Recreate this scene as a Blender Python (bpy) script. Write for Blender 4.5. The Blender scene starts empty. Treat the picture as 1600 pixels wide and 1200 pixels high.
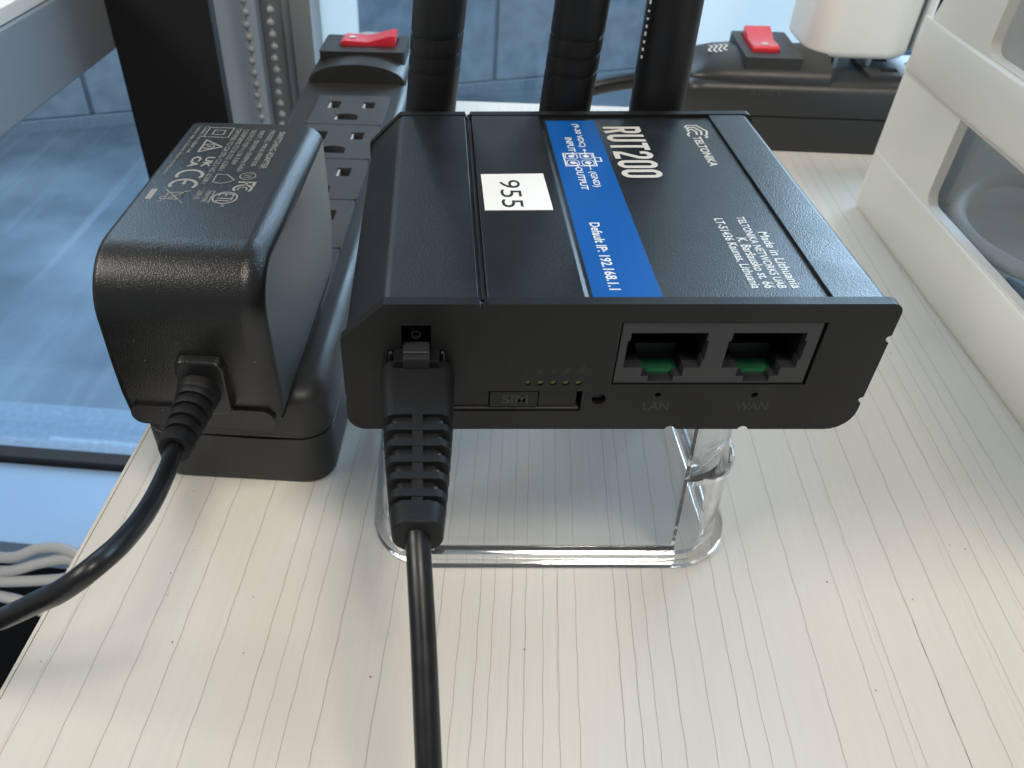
import bpy, bmesh, math, random
from mathutils import Matrix, Vector
random.seed(7)
S = 0.001                      # everything below is measured in millimetres
R = math.radians
scene = bpy.context.scene
COL = scene.collection

# ------------------------------------------------------------------ camera
cam_d = bpy.data.cameras.new('camera')
cam = bpy.data.objects.new('camera', cam_d); COL.objects.link(cam)
cam.matrix_world = Matrix.Translation((0.0144536, -0.0961283, 0.0907429)) @ Matrix.Rotation(R(0.61), 4, 'Z') @ Matrix.Rotation(R(49.90), 4, 'X') @ Matrix.Rotation(R(-0.40), 4, 'Z')
cam_d.sensor_width = 36; cam_d.lens = 36 * 1238.2 / 1600
cam_d.shift_x = 129.8 / 1600
cam_d.clip_start = 0.005; cam_d.clip_end = 60
cam_d.dof.use_dof = True; cam_d.dof.focus_distance = 0.140; cam_d.dof.aperture_fstop = 46
scene.camera = cam

# ------------------------------------------------------------------ world and lamps
w = bpy.data.worlds.new('World'); scene.world = w; w.use_nodes = True
bg = w.node_tree.nodes['Background']
bg.inputs[0].default_value = (0.80, 0.88, 1.0, 1); bg.inputs[1].default_value = 0.25

def area(name, loc, target, sx, sy, power, col):
    d = bpy.data.lights.new(name, 'AREA'); d.shape = 'RECTANGLE'; d.size = sx; d.size_y = sy
    d.energy = power; d.color = col
    o = bpy.data.objects.new(name, d); COL.objects.link(o); o.location = loc
    o.rotation_euler = (Vector(target) - Vector(loc)).to_track_quat('-Z', 'Y').to_euler()
    return o
area('ceiling_lamp', (0.42, -0.72, 1.70), (0.04, 0.0, 0), 0.42, 0.42, 16, (1.0, 0.90, 0.755))
area('ceiling_lamp_far', (-1.35, -0.35, 1.35), (0.05, 0.1, 0), 0.9, 0.6, 22, (1.0, 0.94, 0.84))
area('window_daylight', (1.75, 2.0, 1.15), (0.15, 0.2, -0.1), 2.2, 1.5, 140, (0.56, 0.77, 1.0))
area('window_daylight_left', (-0.9, 2.5, 1.7), (-0.2, 0.5, -0.3), 1.5, 1.5, 32, (0.56, 0.77, 1.0))

scene.view_settings.view_transform = 'Standard'; scene.view_settings.look = 'None'
scene.view_settings.exposure = 0; scene.view_settings.gamma = 1
scene.cycles.use_denoising = True
scene.cycles.max_bounces = 9; scene.cycles.transmission_bounces = 9; scene.cycles.diffuse_bounces = 3; scene.cycles.glossy_bounces = 3; scene.cycles.transparent_max_bounces = 10
scene.cycles.sample_clamp_indirect = 40

# ------------------------------------------------------------------ materials
MATS = {}
def mat(name, col, rough=0.5, bump=0.0, bscale=2500, metallic=0.0, spec=0.5, var=0.0, vscale=60, sss=0.0, coat=0.0, rvar=0.0):
    m = bpy.data.materials.new(name); m.use_nodes = True
    nt = m.node_tree; n = nt.nodes; l = nt.links; b = n['Principled BSDF']
    b.inputs['Base Color'].default_value = (*col, 1); b.inputs['Roughness'].default_value = rough
    b.inputs['Metallic'].default_value = metallic; b.inputs['Specular IOR Level'].default_value = spec
    b.inputs['Coat Weight'].default_value = coat
    if sss: 
        b.inputs['Subsurface Weight'].default_value = sss; b.inputs['Subsurface Scale'].default_value = 0.004
    tc = n.new('ShaderNodeTexCoord')
    if bump:
        t = n.new('ShaderNodeTexNoise'); t.inputs['Scale'].default_value = bscale; t.inputs['Detail'].default_value = 0 if bscale > 3500 else 2
        l.new(tc.outputs['Object'], t.inputs['Vector'])
        bp = n.new('ShaderNodeBump'); bp.inputs['Strength'].default_value = bump; bp.inputs['Distance'].default_value = 0.00008
        l.new(t.outputs['Fac'], bp.inputs['Height']); l.new(bp.outputs['Normal'], b.inputs['Normal'])
    if var or rvar:
        t = n.new('ShaderNodeTexNoise'); t.inputs['Scale'].default_value = vscale; t.inputs['Detail'].default_value = 5
        l.new(tc.outputs['Object'], t.inputs['Vector'])
        if var:
            mx = n.new('ShaderNodeMix'); mx.data_type = 'RGBA'
            mx.inputs['A'].default_value = tuple(c * (1 - var) for c in col) + (1,)
            mx.inputs['B'].default_value = tuple(min(1, c * (1 + var)) for c in col) + (1,)
            l.new(t.outputs['Fac'], mx.inputs['Factor']); l.new(mx.outputs['Result'], b.inputs['Base Color'])
        if rvar:
            mr = n.new('ShaderNodeMapRange'); mr.inputs['From Min'].default_value = .3; mr.inputs['From Max'].default_value = .7
            mr.inputs['To Min'].default_value = max(0.02, rough - rvar); mr.inputs['To Max'].default_value = rough + rvar
            l.new(t.outputs['Fac'], mr.inputs['Value']); l.new(mr.outputs['Result'], b.inputs['Roughness'])
    MATS[name] = m
    return m
mat('router_shell', (0.008, 0.009, 0.0105), 0.34, 0.5, 4400, spec=0.55, rvar=0.06, vscale=90)
mat('router_panel', (0.008, 0.008, 0.008), 0.5, 0.35, 3200, spec=0.3, rvar=0.08, vscale=70)
mat('port_plastic', (0.022, 0.0235, 0.027), 0.5, 0.3, 2500)
mat('adapter_plastic', (0.009, 0.009, 0.0088), 0.30, 0.65, 4900, spec=0.6)
mat('strip_plastic', (0.023, 0.0228, 0.0222), 0.42, 0.25, 2200, rvar=0.08, vscale=60)
mat('outlet_plastic', (0.046, 0.046, 0.047), 0.42, 0.15, 2200)
mat('rubber', (0.008, 0.0085, 0.010), 0.55, 0.45, 5500, spec=0.3)
mat('cord_jacket', (0.006, 0.0063, 0.007), 0.36, 0.08, 900, rvar=0.06, vscale=300)
mat('black_void', (0.004, 0.004, 0.004), 0.6)
mat('antenna_plastic', (0.006, 0.006, 0.0064), 0.42, 0.18, 2400, rvar=0.06, vscale=200)
mat('red_switch', (0.72, 0.035, 0.055), 0.22, sss=0.4, coat=0.3)
mat('white_plastic', (0.80, 0.76, 0.70), 0.38, 0.05, 1500)
mat('label_blue', (0.0, 0.085, 0.33), 0.5, 0.3, 6000, spec=0.2)
mat('print_ink', (0.58, 0.54, 0.48), 0.55)
mat('print_white', (0.72, 0.72, 0.70), 0.55)
mat('adapter_ink', (0.27, 0.255, 0.22), 0.6)
mat('sticker_paper', (0.86, 0.85, 0.81), 0.6)
mat('sticker_ink', (0.02, 0.02, 0.02), 0.6)
mat('engrave', (0.010, 0.0103, 0.011), 0.36)
mat('circuit_green', (0.018, 0.125, 0.055), 0.5)
mat('circuit_trace', (0.008, 0.10, 0.04), 0.4)
mat('led_green', (0.13, 0.20, 0.02), 0.3)
mat('gold_metal', (0.55, 0.42, 0.22), 0.35, metallic=1)
mat('card_edge', (0.045, 0.042, 0.038), 0.7, 1.0, 1800, var=0.9, vscale=2500)
mat('slot_metal', (0.55, 0.57, 0.60), 0.28, metallic=1)
mat('contact_lit_grey', (0.55, 0.58, 0.60), 0.4)
mat('lit_dark_metal', (0.27, 0.30, 0.335), 0.5, 0.5, 1800, metallic=0.2, var=.12, vscale=1500)  # dark metal coloured pale blue-grey for the window light it catches
mat('matte_black', (0.006, 0.006, 0.007), 0.7)
mat('aluminium', (0.40, 0.42, 0.43), 0.42, 0.05, 900, metallic=0.5)
mat('white_frame', (0.84, 0.90, 0.92), 0.4)
mat('pale_frame', (0.55, 0.64, 0.72), 0.45)
mat('gasket', (0.012, 0.013, 0.015), 0.6)
mat('sill_paint', (0.27, 0.40, 0.58), 0.5, var=0.04, vscale=20)
mat('curb_stone', (0.22, 0.32, 0.45), 0.75, 1.0, 250, var=0.3, vscale=220)
mat('wall_stone', (0.27, 0.37, 0.49), 0.6, 0.6, 300, var=0.5, vscale=38)
mat('tile_joint', (0.40, 0.52, 0.66), 0.85)
mat('carpet', (0.012, 0.014, 0.018), 0.95, 1.0, 400, var=0.4, vscale=150)
mat('cable_grey', (0.66, 0.68, 0.69), 0.45)
mat('cable_beige', (0.62, 0.57, 0.47), 0.5)
mat('chain_plastic', (0.44, 0.45, 0.45), 0.25)
mat('packet_blue', (0.32, 0.50, 0.62), 0.5, var=0.2, vscale=40)
mat('packet_white', (0.62, 0.66, 0.68), 0.5)
mat('carton_brown', (0.34, 0.26, 0.20), 0.7, var=0.1, vscale=40)
mat('desk_edge', (0.70, 0.66, 0.57), 0.5, 0.1, 800)
mat('grain_ink', (0.44, 0.41, 0.365), 0.5)
mat('grain_ink_faint', (0.60, 0.57, 0.50), 0.5)
mat('desk_speck', (0.25, 0.22, 0.19), 0.6)

def glass_mat(name, col, ior, rough):
    m = bpy.data.materials.new(name); m.use_nodes = True; nt = m.node_tree
    b = nt.nodes['Principled BSDF']
    b.inputs['Base Color'].default_value = (*col, 1); b.inputs['Transmission Weight'].default_value = 1
    b.inputs['IOR'].default_value = ior; b.inputs['Roughness'].default_value = rough
    n = nt.nodes; t = n.new('ShaderNodeBsdfTransparent'); t.inputs[0].default_value = (*col, 1)
    mx = n.new('ShaderNodeMixShader'); mx.inputs[0].default_value = 0.95
    nt.links.new(t.outputs[0], mx.inputs[1]); nt.links.new(b.outputs[0], mx.inputs[2]); nt.links.new(mx.outputs[0], n['Material Output'].inputs[0])
    MATS[name] = m
glass_mat('clear_acrylic', (0.985, 0.99, 0.995), 1.45, 0.0)
def thin_mat(name, tint, gloss):
    m = bpy.data.materials.new(name); m.use_nodes = True; nt = m.node_tree; n = nt.nodes; l = nt.links
    n.remove(n['Principled BSDF'])
    t = n.new('ShaderNodeBsdfTransparent'); t.inputs[0].default_value = (*tint, 1)
    g = n.new('ShaderNodeBsdfGlossy'); g.inputs['Roughness'].default_value = gloss
    f = n.new('ShaderNodeLayerWeight'); f.inputs[0].default_value = 0.5
    pw = n.new('ShaderNodeMath'); pw.operation = 'POWER'; pw.inputs[1].default_value = 3.0; l.new(f.outputs['Facing'], pw.inputs[0])
    ma = n.new('ShaderNodeMath'); ma.operation = 'MULTIPLY_ADD'; ma.inputs[1].default_value = 0.6; ma.inputs[2].default_value = 0.03; l.new(pw.outputs[0], ma.inputs[0])
    mx = n.new('ShaderNodeMixShader'); l.new(ma.outputs[0], mx.inputs[0]); l.new(t.outputs[0], mx.inputs[1]); l.new(g.outputs[0], mx.inputs[2])
    l.new(mx.outputs[0], n['Material Output'].inputs[0]); MATS[name] = m
def film_mat(name, col, t_):
    m = bpy.data.materials.new(name); m.use_nodes = True; nt = m.node_tree; n = nt.nodes; l = nt.links
    b = n['Principled BSDF']; b.inputs['Base Color'].default_value = (*col, 1); b.inputs['Roughness'].default_value = .25
    tr = n.new('ShaderNodeBsdfTranslucent'); tr.inputs[0].default_value = (*col, 1)
    mx = n.new('ShaderNodeMixShader'); mx.inputs[0].default_value = t_
    l.new(b.outputs[0], mx.inputs[1]); l.new(tr.outputs[0], mx.inputs[2]); l.new(mx.outputs[0], n['Material Output'].inputs[0]); MATS[name] = m
film_mat('bright_outdoor_film', (0.88, 0.93, 0.93), 0.65)
film_mat('bin_plastic', (0.87, 0.835, 0.755), 0.2)
thin_mat('window_glass', (0.93, 0.97, 0.98), 0.02)
thin_mat('clear_wall', (0.975, 0.98, 0.985), 0.03)
thin_mat('bin_window', (0.80, 0.84, 0.90), 0.12)

def paving_material():
    m = bpy.data.materials.new('paving_stone'); m.use_nodes = True; nt = m.node_tree; n = nt.nodes; l = nt.links
    b = n['Principled BSDF']; b.inputs['Roughness'].default_value = 0.5
    tc = n.new('ShaderNodeTexCoord')
    t = n.new('ShaderNodeTexNoise'); t.inputs['Scale'].default_value = 11; t.inputs['Detail'].default_value = 8; l.new(tc.outputs['Object'], t.inputs['Vector'])
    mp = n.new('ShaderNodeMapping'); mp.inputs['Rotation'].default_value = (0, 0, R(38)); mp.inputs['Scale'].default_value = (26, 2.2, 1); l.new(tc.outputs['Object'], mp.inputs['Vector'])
    t2 = n.new('ShaderNodeTexNoise'); t2.inputs['Scale'].default_value = 1; t2.inputs['Detail'].default_value = 4; t2.inputs['Distortion'].default_value = .8; l.new(mp.outputs[0], t2.inputs['Vector'])  # pale diagonal streaks painted in, standing for reflections in the window glass
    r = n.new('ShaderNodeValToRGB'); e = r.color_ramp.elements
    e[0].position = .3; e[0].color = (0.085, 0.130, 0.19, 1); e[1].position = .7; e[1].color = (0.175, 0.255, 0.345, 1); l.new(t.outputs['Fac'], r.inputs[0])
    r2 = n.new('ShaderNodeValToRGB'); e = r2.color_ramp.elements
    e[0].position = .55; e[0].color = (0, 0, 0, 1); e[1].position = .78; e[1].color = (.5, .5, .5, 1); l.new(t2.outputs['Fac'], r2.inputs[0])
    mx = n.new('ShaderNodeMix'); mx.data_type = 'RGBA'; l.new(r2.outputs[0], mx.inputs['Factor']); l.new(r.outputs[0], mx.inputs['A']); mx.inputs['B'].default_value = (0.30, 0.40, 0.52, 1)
    l.new(mx.outputs['Result'], b.inputs['Base Color']); MATS['paving_stone'] = m
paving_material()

def desk_material():
    m = bpy.data.materials.new('desk_laminate'); m.use_nodes = True; nt = m.node_tree; n = nt.nodes; l = nt.links
    b = n['Principled BSDF']; b.inputs['Roughness'].default_value = 0.52
    tc = n.new('ShaderNodeTexCoord')
    mp = n.new('ShaderNodeMapping'); mp.inputs['Scale'].default_value = (900, 45, 1); l.new(tc.outputs['Object'], mp.inputs['Vector'])
    t = n.new('ShaderNodeTexNoise'); t.inputs['Scale'].default_value = 1; t.inputs['Detail'].default_value = 5; t.inputs['Roughness'].default_value = 0.65
    l.new(mp.outputs[0], t.inputs['Vector'])
    t2 = n.new('ShaderNodeTexNoise'); t2.inputs['Scale'].default_value = 22; t2.inputs['Detail'].default_value = 3; l.new(tc.outputs['Object'], t2.inputs['Vector'])
    r = n.new('ShaderNodeValToRGB'); e = r.color_ramp.elements
    e[0].position = .25; e[0].color = (0.662, 0.638, 0.584, 1); e[1].position = .6; e[1].color = (0.690, 0.667, 0.612, 1)
    l.new(t.outputs['Fac'], r.inputs[0])
    r2 = n.new('ShaderNodeValToRGB'); e = r2.color_ramp.elements
    e[0].position = .3; e[0].color = (0.965, 0.97, 0.972, 1); e[1].position = .75; e[1].color = (1.0, 0.995, 0.985, 1)
    l.new(t2.outputs['Fac'], r2.inputs[0])
    mx = n.new('ShaderNodeMix'); mx.data_type = 'RGBA'; mx.blend_type = 'MULTIPLY'; mx.inputs['Factor'].default_value = 1
    l.new(r.outputs[0], mx.inputs['A']); l.new(r2.outputs[0], mx.inputs['B']); l.new(mx.outputs['Result'], b.inputs['Base Color'])
    bp = n.new('ShaderNodeBump'); bp.inputs['Strength'].default_value = 0.12; bp.inputs['Distance'].default_value = 0.00005
    l.new(t.outputs['Fac'], bp.inputs['Height']); l.new(bp.outputs['Normal'], b.inputs['Normal'])
    MATS['desk_laminate'] = m
desk_material()

# ------------------------------------------------------------------ helpers
OFF = {}
def thing(name, label, cat, loc=(0, 0, 0), rz=0, group=None, frame=None):
    """an Empty at the thing's base; children are given in the frame's own millimetres (frame origin = loc without z base)"""
    o = bpy.data.objects.new(name, None); COL.objects.link(o); o.empty_display_size = 0.01
    fx, fy, frz = frame if frame else (0, 0, 0)
    c, s = math.cos(frz), math.sin(frz)
    o.location = ((fx + c * loc[0] - s * loc[1]) * S, (fy + s * loc[0] + c * loc[1]) * S, loc[2] * S)
    o.rotation_euler = (0, 0, frz + rz)
    o['label'] = label; o['category'] = cat
    if group: o['group'] = group
    OFF[o.name] = Vector(loc)
    return o
def tag(o, label, cat, group=None):
    o['label'] = label; o['category'] = cat
    if group: o['group'] = group
    return o
def finish(bm, name, angle=32, smooth=True, normals=True):
    if normals: bmesh.ops.recalc_face_normals(bm, faces=bm.faces)
    me = bpy.data.meshes.new(name); bm.to_mesh(me); bm.free()
    if smooth:
        for p in me.polygons: p.use_smooth = True
        me.set_sharp_from_angle(angle=R(angle))
    return me
def weighted(o):
    md = o.modifiers.new('weighted_normal', 'WEIGHTED_NORMAL'); md.keep_sharp = True; md.weight = 60
def obj(name, bm, m, parent=None, angle=32, frame=None, smooth=True, normals=True):
    """link a bmesh (mm, in the frame of its thing) as one object"""
    off = OFF.get(parent.name, Vector((0, 0, 0))) if parent else Vector((0, 0, 0))
    for v in bm.verts: v.co = (v.co - off) * S
    me = finish(bm, name, angle, smooth, normals)
    o = bpy.data.objects.new(name, me); COL.objects.link(o); me.materials.append(MATS[m])
    if smooth: weighted(o)
    if parent: o.parent = parent; OFF[o.name] = off
    elif frame:
        o.location = (frame[0] * S, frame[1] * S, 0); o.rotation_euler = (0, 0, frame[2])
    return o
def piece(name, me, parent, loc, rot=(0, 0, 0)):
    """a part sharing mesh data (mesh already in metres round its own origin)"""
    o = bpy.data.objects.new(name, me); COL.objects.link(o); o.parent = parent; weighted(o)
    off = OFF.get(parent.name, Vector((0, 0, 0)))
    o.location = (Vector(loc) - off) * S; o.rotation_euler = rot
    return o
def shared(bm, name, m, angle=32):
    for v in bm.verts: v.co = v.co * S
    me = finish(bm, name, angle); me.materials.append(MATS[m]); return me
def B(): return bmesh.new()
def box(bm, x0, x1, y0, y1, z0, z1, bev=0, seg=2):
    r = bmesh.ops.create_cube(bm, size=1)
    vs = r['verts']
    for v in vs:
        v.co = ((x0 + x1) / 2 + v.co.x * (x1 - x0), (y0 + y1) / 2 + v.co.y * (y1 - y0), (z0 + z1) / 2 + v.co.z * (z1 - z0))
    if bev:
        es = list({e for v in vs for e in v.link_edges})
        bmesh.ops.bevel(bm, geom=es, offset=bev, segments=seg, profile=0.6, affect='EDGES', clamp_overlap=True)
    return bm
def loft(bm, secs, closed=True, cap0=True, cap1=True):
    rows = [[bm.verts.new(p) for p in s] for s in secs]
    n = len(rows[0])
    for a, b in zip(rows, rows[1:]):
        for i in range(n if closed else n - 1):
            j = (i + 1) % n
            try: bm.faces.new((a[i], a[j], b[j], b[i]))
            except ValueError: pass
    if cap0: bm.faces.new(list(reversed(rows[0])))
    if cap1: bm.faces.new(rows[-1])
    return rows
def rrect(x0, x1, y0, y1, r, n=6):
    """rounded rectangle outline, counter-clockwise"""
    p = []
    for cx, cy, a0 in ((x1 - r, y1 - r, 0), (x0 + r, y1 - r, 90), (x0 + r, y0 + r, 180), (x1 - r, y0 + r, 270)):
        for i in range(n + 1):
            a = R(a0 + 90 * i / n); p.append((cx + r * math.cos(a), cy + r * math.sin(a)))
    return p
def circ(cx, cy, r, n=20, ry=None):
    return [(cx + r * math.cos(2 * math.pi * i / n), cy + (ry or r) * math.sin(2 * math.pi * i / n)) for i in range(n)]
def plate(bm, outer, holes, mp, a, b):
    """flat plate with holes: outlines in (u,v), extruded from w=a to w=b through mp(u,v,w)"""
    lay = []
    for wv in (a, b):
        loops = []; es = []
        for lp in [outer] + list(holes):
            vs = [bm.verts.new(mp(u, v, wv)) for u, v in lp]
            es += [bm.edges.new((vs[i], vs[(i + 1) % len(vs)])) for i in range(len(vs))]
            loops.append(vs)
        bmesh.ops.triangle_fill(bm, use_beauty=True, use_dissolve=False, edges=es)
        lay.append(loops)
    for la, lb in zip(*lay):
        n = len(la)
        for i in range(n):
            j = (i + 1) % n
            bm.faces.new((la[i], la[j], lb[j], lb[i]))
    return bm
def XZ(u, v, w): return (u, w, v)
def XY(u, v, w): return (u, v, w)
def YZ(u, v, w): return (w, u, v)
def smooth_path(pts, sub=8):
    P = [Vector(p) for p in pts]; P = [2 * P[0] - P[1]] + P + [2 * P[-1] - P[-2]]
    out = []
    for i in range(1, len(P) - 2):
        for k in range(sub):
            t = k / sub
            a, b, c, d = P[i - 1], P[i], P[i + 1], P[i + 2]
            out.append(0.5 * ((2 * b) + (-a + c) * t + (2 * a - 5 * b + 4 * c - d) * t * t + (-a + 3 * b - 3 * c + d) * t ** 3))
    out.append(P[-2]); return out
def tube(bm, path, rad, n=14, sq=None):
    """round tube along a path; rad a number or a function of 0..1"""
    P = [Vector(p) for p in path]; secs = []; up = None
    for i, p in enumerate(P):
        d = (P[min(i + 1, len(P) - 1)] - P[max(i - 1, 0)]).normalized()
        if up is None: up = Vector((0, 0, 1)) if abs(d.z) < .9 else Vector((0, 1, 0))
        s = d.cross(up).normalized(); up = s.cross(d).normalized()
        r = rad(i / (len(P) - 1)) if callable(rad) else rad
        secs.append([p + s * r * math.cos(2 * math.pi * k / n) + up * r * math.sin(2 * math.pi * k / n) for k in range(n)])
    loft(bm, secs); return bm
def stroke(bm, pts, wd, mp, wv, closed=False):
    """flat ribbon along 2-D points"""
    P = [Vector(p) for p in pts]; n = len(P); L = []; Rr = []
    for i in range(n):
        a = P[(i - 1) % n] if closed or i > 0 else P[i]; b = P[(i + 1) % n] if closed or i < n - 1 else P[i]
        d1 = (P[i] - a); d2 = (b - P[i])
        d1 = d1.normalized() if d1.length else d2.normalized(); d2 = d2.normalized() if d2.length else d1
        t = (d1 + d2); t = t.normalized() if t.length > 1e-6 else d1
        nn = Vector((-t.y, t.x)); k = max(0.5, nn.dot(Vector((-d1.y, d1.x))))
        L.append(bm.verts.new(mp(*(P[i] + nn * wd / 2 / k), wv))); Rr.append(bm.verts.new(mp(*(P[i] - nn * wd / 2 / k), wv)))
    for i in range(n if closed else n - 1):
        j = (i + 1) % n; bm.faces.new((L[i], Rr[i], Rr[j], L[j]))
def fill(bm, pts, mp, wv):
    bm.faces.new([bm.verts.new(mp(u, v, wv)) for u, v in pts])
def text_bm(s, bold=0.0):
    cu = bpy.data.curves.new('print', 'FONT'); cu.body = s; cu.size = 1; cu.offset = bold; cu.resolution_u = 3
    o = bpy.data.objects.new('print', cu); COL.objects.link(o)
    me = bpy.data.meshes.new_from_object(o.evaluated_get(bpy.context.evaluated_depsgraph_get()))
    bm = bmesh.new(); bm.from_mesh(me)
    bpy.data.objects.remove(o); bpy.data.curves.remove(cu); bpy.data.meshes.remove(me)
    return bm
def text(s, parent, m, mp, wv, u0, u1, v0, v1, bold=0.0, name='printed_text'):
    """text fitted into u0..u1 (reading direction) x v0..v1 (letter height), on the plane mp(u,v,w)"""
    bm = text_bm(s, bold)
    xs = [v.co.x for v in bm.verts]; ys = [v.co.y for v in bm.verts]
    ax, bx, ay, by = min(xs), max(xs), min(ys), max(ys)
    for v in bm.verts:
        u = u0 + (v.co.x - ax) / (bx - ax) * (u1 - u0); q = v0 + (v.co.y - ay) / (by - ay) * (v1 - v0)
        v.co = mp(u, q, wv)
    o = obj(name, bm, m, parent, smooth=False, normals=False); return o
def TOP(u, v, w): return (v, -u, w)        # reading towards the viewer, letter tops to the right: u = -y, v = x

# ------------------------------------------------------------------ frames
D = (0, 0, R(-6.0))                         # the desk and the window behind it
SF = (-16.1, 189.45, R(-4.4))               # the long power strip and the adapter in it
ZD = -45.0                                  # desk top (the router's underside is 0)
def to_frame(f, p):
    c, s = math.cos(-f[2]), math.sin(-f[2]); x, y = p[0] - f[0], p[1] - f[1]
    return (c * x - s * y, s * x + c * y, p[2])
def to_world(f, p):
    c, s = math.cos(f[2]), math.sin(f[2]); return (f[0] + c * p[0] - s * p[1], f[1] + s * p[0] + c * p[1], p[2])
def structure(name, bm, m, frame=D, angle=32):
    o = obj(name, bm, m, None, angle, frame); o['kind'] = 'structure'; return o

# ------------------------------------------------------------------ desk
desk = thing('desk', 'cream wood-grain laminate desk under the router and power strips', 'desk', (150, 80, ZD - 26), frame=D)
bm = B(); box(bm, -61.6, 520, -330, 268.3, ZD - 25, ZD, 0.25, 2); obj('tabletop', bm, 'desk_laminate', desk)
bm = B(); box(bm, -62.6, -61.75, -330, 268.3, ZD - 25.5, ZD - 0.05, 0.2, 2); obj('edge_band', bm, 'desk_edge', desk)
bm = B(); box(bm, -62.6, 520, 268.45, 269.3, ZD - 25.5, ZD - 0.05, 0.2, 2); obj('edge_band', bm, 'desk_edge', desk)
LINES = [-56.2, -47.8, -40.0, -33.6, -25.5, -16.7, -12.7, -8.7, -3.2, 2.0, 6.2, 15.8, 20.0, 21.5, 23.5, 26.3, 29.8, 32.6, 36.1, 39.0, 42.5, 46.9, 50.4, 53.3, 56.2, 60.4, 65.7, 70.8, 74.6, 76.9, 78.5, 87.0, 95.3, 100.4, 107.9, 114.6, 121.0, 126.3, 130.5, 134.3, 138.2, 141.6, 146.1, 149.0, 152.1, 158, 163, 166, 173, 181, 186]
FAINT = {13, 21, 29, 9, 42, 44}
for fset, mname in ((False, 'grain_ink'), (True, 'grain_ink_faint')):
    bm = B(); rr = random.Random(3 if fset else 5)
    xs = [(x, rr.uniform(.10, .165)) for i, x in enumerate(LINES) if (i in FAINT) == fset]
    if fset:
        xs += [(rr.uniform(-60, 190), rr.uniform(.08, .14)) for _ in range(16)]
    for x, wd in xs:
        ph = [rr.uniform(0, 6.28) for _ in range(4)]; am = rr.uniform(.03, .14)
        y0, y1 = -190, 267.5
        if fset and rr.random() < .7: y0 = rr.uniform(-120, 120); y1 = y0 + rr.uniform(20, 70)
        pts = []; y = y0
        while y < y1:
            q = am * (math.sin(y / 34 + ph[0]) - math.sin(ph[0])) * .7 + am * .5 * (math.sin(y / 11.3 + ph[1]) - math.sin(ph[1])) * .6 + .07 * math.sin(y / 2.1 + ph[2]) + rr.uniform(-.05, .05)
            pts.append((x + q, y)); y += 1.6
        stroke(bm, pts, wd, XY, ZD + 0.03)
    obj('grain_line', bm, mname, desk, smooth=False)
bm = B(); rr = random.Random(11)
for x, y in [(rr.uniform(-58, 140), rr.uniform(-60, 120)) for _ in range(34)] + [(-43.6, 22.4), (-44.8, 21.0), (-38, 6), (-22, -4)]:
    fill(bm, [(x + q[0], y + q[1]) for q in circ(0, 0, rr.uniform(.10, .24), 7, rr.uniform(.08, .3))], XY, ZD + 0.045)
sp = obj('speck', bm, 'desk_speck', desk, smooth=False); sp['kind'] = 'stuff'

# ------------------------------------------------------------------ floor, sill and paving outside the window
bm = B(); box(bm, -1500, 1500, -1500, 330, -760, -745); structure('floor', bm, 'carpet')
bm = B(); box(bm, -900, 900, 217, 289, -366, -340, 1.5, 2); structure('window_sill', bm, 'sill_paint')
bm = B(); box(bm, -900, 900, 302, 352, -500, -336, 1.5, 2); structure('curb', bm, 'curb_stone')
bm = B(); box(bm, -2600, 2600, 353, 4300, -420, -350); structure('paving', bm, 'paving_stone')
WF = (-467, 999, R(12.9))
wall = thing('stone_wall', 'blue-grey stone panel wall outside the window, behind the antennas', 'wall', (300, 15, -352), frame=WF)
bm = B(); box(bm, -1600, 3200, 6, 60, -352, -112); obj('wall_core', bm, 'tile_joint', wall, smooth=False)
bm = B(); box(bm, -289.5, 289.5, -5, 5, -110, 110, 2.0, 2); panel_me = shared(bm, 'panel', 'wall_stone')
for i in range(-2, 5):
    piece('panel', panel_me, wall, (292.5 + 585 * i, random.uniform(-.8, .8), -223))
bm = B(); box(bm, -1600, 3200, -9, 5.5, -352, -334.5, 1.5, 2); obj('skirting', bm, 'curb_stone', wall)

# ------------------------------------------------------------------ window frame and panes
win = thing('window', 'window with pale aluminium uprights and glass panes behind the desk', 'window', (20, 300, -336), frame=D)
def upright(x0, x1, y0, y1, m, z0=-336, z1=900, bev=1.0):
    b_ = B(); box(b_, x0, x1, y0, y1, z0, z1, bev, 2); obj('upright', b_, m, win)
upright(-132, -103.5, 299, 320, 'pale_frame')
upright(-103.3, -91, 306, 320, 'aluminium')
upright(-90.8, -86, 300, 320, 'aluminium')
upright(-85.6, -75.4, 295, 322, 'aluminium')
upright(-75.0, -56.4, 312, 314, 'bright_outdoor_film', bev=0)  # added film strips, not uprights: they stand for bright outdoors, lit from behind
upright(99, 190, 312, 314, 'bright_outdoor_film', bev=0)
bm = B(); box(bm, -900, 900, 290, 301.5, -744, -334, 1.2, 2); obj('bottom_rail', bm, 'gasket', win)
for x0, x1 in ((-700, -132.5), (-56, 98.5), (190.5, 700)):
    b_ = B(); box(b_, x0, x1, 309, 313, -333, 900); obj('pane', b_, 'window_glass', win)

bead_bm = B(); bmesh.ops.create_uvsphere(bead_bm, u_segments=12, v_segments=8, radius=1.85); bead_me = shared(bead_bm, 'bead', 'chain_plastic', 80)
for k, (x0, x1, y, lab) in enumerate(((-104.3, -102.9, 285, 'nearer of two white ball chains hanging beside the black post, left strand'), (-92.4, -95.6, 290, 'dimmer right strand of the two white ball chains by the grey upright'))):
    ch = thing('ball_chain', lab, 'chain', (x1, y, -150), group='blind chains at the window', frame=D)
    b_ = B(); tube(b_, [(x0 + (x1 - x0) * t / 10, y, 60 - 210 * t / 10) for t in range(11)], 0.5, 6); obj('cord', b_, 'chain_plastic', ch)
    for i in range(38):
        t = i / 38
        piece('bead', bead_me, ch, (x0 + (x1 - x0) * t + .35 * math.sin(i * 2.1), y, 58 - 5.5 * i))

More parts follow.
